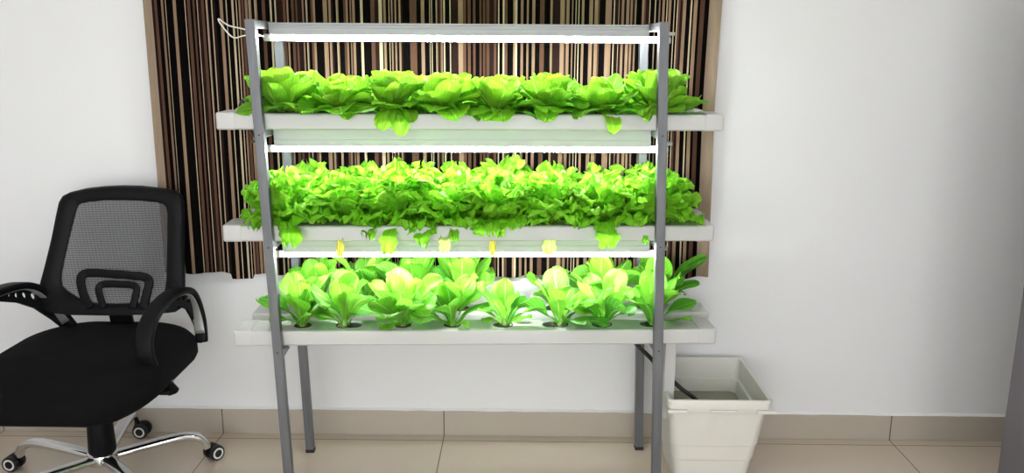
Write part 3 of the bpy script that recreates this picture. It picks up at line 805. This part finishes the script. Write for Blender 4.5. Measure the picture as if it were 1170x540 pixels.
# base
BO = Vector((-.030, .050, 0)); BA = 25
b = MB(); b.lathe([(.0001, .055), (.030, .055), (.046, .062), (.050, .085), (.046, .098), (.033, .106), (.0001, .106)], tuple(BO), seg=30); b.build('hub', M['chrome'], ch, autosmooth=40)
for k in range(5):
    a = math.radians(BA + 72 * k); d = Vector((cos(a), sin(a), 0)); s = (-sin(a), cos(a), 0)
    path = [BO + d * r + Vector((0, 0, z)) for r, z in ((.034, .082), (.09, .089), (.165, .098), (.228, .103), (.268, .099), (.295, .086), (.309, .066), (.315, .050))]
    sp = spline(path, 4); nsp = len(sp)
    scs = [(1.25 - .35 * (i / nsp) if i < nsp * .72 else .90 - .12 * (i - nsp * .72) / (nsp * .28), 1.0) for i in range(nsp)]
    b = MB(); b.sweep(sp, rprof(.036, .024, .010), s, 0, True, True, scs); b.build('leg', M['chrome'], ch, autosmooth=50)
    # caster
    rr = .315; c0 = BO + d * rr
    off = (math.radians(BA + 72 * k) + (.5, -1.69, .1, .6, 2.1)[k])
    dd = Vector((cos(off), sin(off), 0)); ax = Vector((-sin(off), cos(off), 0)); cc = c0 + dd * .022
    cs = MB(); cs.tube([c0 + Vector((0, 0, .034)), c0 + Vector((0, 0, .056))], .008, 12)
    # hood: half-disc between the wheels
    vs = []; nn = 13
    for w_ in (-.010, .010):
        for i in range(nn):
            q = PI * i / (nn - 1)
            vs.append(cc + dd * (.0265 * cos(q)) + Vector((0, 0, .027 + .0265 * sin(q))) + ax * w_)
    fs = [tuple(range(nn)), tuple(range(2 * nn - 1, nn - 1, -1))] + [(i, i + 1, nn + i + 1, nn + i) for i in range(nn - 1)] + [(0, nn, 2 * nn - 1, nn - 1)]
    cs.add(vs, fs)
    co = cs.build('caster', M['black'], ch)
    for sd in (-1, 1):
        wv = MB(); R = .0265
        prof = [(.0001, .010), (R * .96, .010), (R, .013), (R, .022), (R * .93, .0255), (R * .72, .0265)]
        ringp = [(R * .72, .0266), (R * .50, .0266)]
        inner = [(R * .50, .0266), (R * .46, .0252), (.0001, .0252)]
        for pr, mi in ((prof, 0), (ringp, 1), (inner, 0)):
            seg = 24; rings = []
            for r_, h_ in pr:
                rings.append([tuple(cc + Vector((0, 0, R)) + ax * (h_ * sd) + dd * (r_ * cos(2 * PI * i / seg)) + Vector((0, 0, r_ * sin(2 * PI * i / seg)))) for i in range(seg)])
            wv.loft(rings, mi, True, False, False)
        wv.build('wheel', [M['rubber'], M['ringwhite']], co, autosmooth=40)
b = MB(); b.lathe([(.0001, .100), (.040, .100), (.042, .106), (.038, .200), (.037, .205), (.043, .207), (.042, .240), (.034, .25), (.018, .245), (.018, .36), (.0001, .36)], tuple(BO), seg=28); b.build('gas_lift', M['black'], ch, autosmooth=40)
b = MB(); b.box(-.085, .085, -.06, .15, .350, .392, .01); b.build('tilt_mechanism', M['dark'], ch)
# seat cushion
SXc, SYc, shx, shy = 0.002, -.025, .283, .282
def seat_ring(k, z, r):
    out = []
    for p in rrect(shx * k, shy * k, r * k, z, SXc, SYc, 8):
        y = p[1] - SYc; x = p[0]
        f = max(0, (-y - .08) / .20)
        zz = z - .060 * f * f * (1 if z > .40 else .45) - .010 * (x / shx) ** 2 * (z > .4)
        wx = 1.0 - .13 * max(0, y / shy) ** 2 - .10 * max(0, -y / shy) ** 2         # a little narrower at the back
        out.append((x * wx, p[1], zz))
    return out
b = MB()
b.loft([seat_ring(k, z, r) for k, z, r in ((.72, .384, .12), (.90, .388, .14), (.965, .402, .15), (1.0, .420, .16), (1.0, .440, .16), (.985, .457, .16), (.945, .470, .16), (.87, .479, .16), (.7, .484, .16), (.45, .486, .13), (.2, .486, .13))])
b.build('seat', M['blacksoft'], ch)
# back: the frame's plane leans backwards
def BP(x, z, off=0.0):
    y = 2.600 + (z - .56) * (.12 / .35) + .10 * (x + 1.31) ** 2 - .004
    return chl((x, y + off, z))
outer = [(-1.562, .565), (-1.548, .62), (-1.535, .68), (-1.520, .76), (-1.511, .83), (-1.505, .868), (-1.494, .888), (-1.470, .900), (-1.42, .912), (-1.36, .919), (-1.30, .922), (-1.24, .921), (-1.17, .914), (-1.128, .906), (-1.106, .892), (-1.099, .865), (-1.094, .80), (-1.090, .72), (-1.084, .64), (-1.080, .575), (-1.085, .548), (-1.105, .535), (-1.18, .528), (-1.31, .524), (-1.44, .524), (-1.52, .530), (-1.553, .543)]
inner = [(-1.478, .612), (-1.482, .64), (-1.476, .69), (-1.464, .76), (-1.452, .82), (-1.447, .846), (-1.442, .858), (-1.430, .866), (-1.40, .872), (-1.345, .877), (-1.29, .878), (-1.235, .876), (-1.185, .872), (-1.163, .867), (-1.152, .858), (-1.146, .838), (-1.143, .78), (-1.140, .71), (-1.138, .64), (-1.140, .600), (-1.150, .574), (-1.170, .564), (-1.21, .561), (-1.30, .559), (-1.37, .560), (-1.42, .574), (-1.460, .596)]
N_ = len(outer)
def dens(l):
    return [((l[i][0] * (2 - j) + l[(i + 1) % N_][0] * j) / 2, (l[i][1] * (2 - j) + l[(i + 1) % N_][1] * j) / 2) for i in range(N_) for j in range(2)]
O_, I_ = dens(outer), dens(inner); K_ = len(O_)
lerp = lambda p, q, t: (p[0] + (q[0] - p[0]) * t, p[1] + (q[1] - p[1]) * t)
b = MB()
rings = []
for t, off in ((0, .012), (0, .000), (.10, -.012), (.35, -.015), (.75, -.012), (1, -.004), (1, .010), (.75, .020), (.2, .022), (0, .012)):
    rings.append([BP(*lerp(O_[i], I_[i], t), off) for i in range(K_)])
b.loft(rings, 0, True, False, False)
b.build('back_frame', M['black'], ch, autosmooth=60)
# mesh panel (thin stretched cloth)
b = MB(); vs = []; uvs = []; J = 8
ctr = (-1.305, .72)
for j in range(J + 1):
    for i in range(K_):
        p = lerp(ctr, lerp(I_[i], O_[i], .15), j / J); vs.append(BP(p[0], p[1], .003 + .006 * (1 - (j / J) ** 2))); uvs.append(p)
fs = [(j * K_ + i, j * K_ + (i + 1) % K_, (j + 1) * K_ + (i + 1) % K_, (j + 1) * K_ + i) for j in range(J) for i in range(K_)]
b.add(vs, fs, 0, True, uvs); b.build('mesh_panel', M['mesh'], ch)
# lumbar support: two nested loops
def loop(pts, wdt, off, name):
    b = MB(); c = [BP(x, z, off) for x, z in pts]
    sp = spline(c, 5); b.sweep(sp, rprof(.010, wdt, .004), (0, 1, 0), 0, True); b.build(name, M['black'], ch)
loop([(-1.372, .548), (-1.398, .590), (-1.410, .632), (-1.402, .650), (-1.378, .655), (-1.30, .652), (-1.222, .646), (-1.198, .640), (-1.190, .626), (-1.196, .590), (-1.203, .548)], .028, -.010, 'lumbar_support')
loop([(-1.330, .548), (-1.344, .585), (-1.350, .608), (-1.340, .620), (-1.315, .622), (-1.28, .621), (-1.247, .620), (-1.230, .612), (-1.230, .590), (-1.238, .548)], .023, -.010, 'lumbar_support')
# spine bracket joining back and seat
b = MB(); b.sweep(spline([(-.005, .05, .350), (-.005, .17, .356), (-.005, .215, .42), (-.005, .200, .53)], 6), rprof(.075, .016, .005), (1, 0, 0)); b.build('back_bracket', M['black'], ch)
# arms
def arm(sx):
    if sx > 0:
        arch = [(.278, .150, .435), (.272, .158, .500), (.262, .154, .560), (.254, .135, .602), (.248, .098, .622), (.242, .045, .628), (.236, -.020, .622), (.230, -.085, .600), (.226, -.128, .560), (.227, -.143, .510), (.234, -.134, .460), (.254, -.108, .405), (.276, -.088, .362)]
    else:
        arch = [(-.150, .190, .452), (-.196, .178, .530), (-.222, .165, .575), (-.240, .140, .612), (-.256, .095, .634), (-.268, .030, .642), (-.278, -.040, .638), (-.284, -.105, .612), (-.286, -.150, .570), (-.285, -.165, .520), (-.282, -.158, .465), (-.276, -.130, .415), (-.268, -.108, .385)]
    sp = spline(arch, 6); n = len(sp)
    scs = [(.72 + .38 * sin(PI * min(1, max(0, i / n))) ** .7, 1) for i in range(n)]
    b = MB(); b.sweep(sp, rprof(.048, .022, .009), (1, 0, 0), 0, True, True, scs)
    o = b.build('armrest', M['black'], ch)
    tr = []
    for p in sp[3:-3]:
        p = Vector(p); cen = Vector((p.x, 0.0, .50)); tr.append(p + (cen - p).normalized() * .0125)
    b = MB(); b.sweep(tr, rprof(.030, .004, .0015), (1, 0, 0), 0, True); b.build('trim', M['silver'], o)
    # perforated web under the rear of the pad, following the arm's line
    if sx > 0:
        pl = [(.160, .555), (.142, .600), (.098, .622), (.040, .630), (-.03, .624), (.02, .600), (.070, .584), (.115, .555), (.142, .515), (.158, .485)]
        holes = [circle(.120, .585, .0105, 16), circle(.093, .598, .009, 16), (circle(.069, .605, .0075, 16)), circle(.048, .610, .006, 14), circle(.030, .613, .0045, 14)]
        xf = lambda y, z: .248 + (.276 - .262) * max(-1, min(1, (y - .1) / .06)) * .6 + (.0 if y > .1 else (y - .1) * .12)
    else:
        pl = [(.186, .487), (.170, .560), (.142, .610), (.095, .634), (.03, .640), (-.05, .634), (.00, .610), (.060, .588), (.110, .555), (.150, .505), (.172, .470)]
        holes = [circle(.128, .590, .0115, 16), circle(.098, .602, .0105, 16), circle(.068, .611, .0095, 16), circle(.040, .618, .0080, 14), circle(.016, .622, .006, 14)]
        xf = lambda y, z: -.266 + .26 * max(0, y - .02) ** 1.0 * .5 + .45 * max(0, .61 - z)
    v, f = fill_shape(pl, holes, .010)
    b = MB(); b.add([(xf(p[0], p[1]) + p[2], p[0], p[1]) for p in v], f); b.build('perforated_web', M['black'], o)
    x0 = arch[-1][0]; x1 = arch[0][0]
    b = MB(); b.box(min(x0, x0 * .4), max(x0, x0 * .4), -.125, -.085, .366, .380, .003); b.build('arm_bracket', M['black'], o)
    b = MB(); b.box(min(x1, x1 * .6), max(x1, x1 * .6), .150, .185, .430, .446, .003); b.build('arm_bracket', M['black'], o)
arm(1); arm(-1)

# ------------------------------------------------------------------ camera, light, colour
cd = bpy.data.cameras.new('camera'); cam = bpy.data.objects.new('camera', cd); COL.objects.link(cam); sc.camera = cam
F, PITCH, ROLL, YAW, H = 971.32, .2165, -.0057, -.0112, 1.3618
cd.sensor_fit = 'HORIZONTAL'; cd.sensor_width = 36; cd.lens = 36 * F / 1170; cd.clip_start = .05
# image axes in the world
def cam_dir(X, U, D):
    c, s = cos(ROLL), sin(ROLL); x, u = c * X + s * U, -s * X + c * U
    c, s = cos(PITCH), sin(PITCH); y, z = c * D + s * u, -s * D + c * u
    c, s = cos(YAW), sin(YAW); return Vector((c * x + s * y, -s * x + c * y, z))
R = Matrix((cam_dir(1, 0, 0), cam_dir(0, 1, 0), -cam_dir(0, 0, 1))).transposed()
cam.matrix_world = Matrix.Translation((0, 0, H)) @ R.to_4x4()

w = bpy.data.worlds.new('World'); sc.world = w; w.use_nodes = True
w.node_tree.nodes['Background'].inputs[0].default_value = (.9, .95, 1, 1); w.node_tree.nodes['Background'].inputs[1].default_value = .3
sc.view_settings.view_transform = 'Standard'; sc.view_settings.look = 'None'; sc.view_settings.gamma = 1; sc.view_settings.use_curve_mapping = False
sc.view_settings.exposure = 0.0
sc.cycles.max_bounces = 10; sc.cycles.diffuse_bounces = 5; sc.cycles.transparent_max_bounces = 12
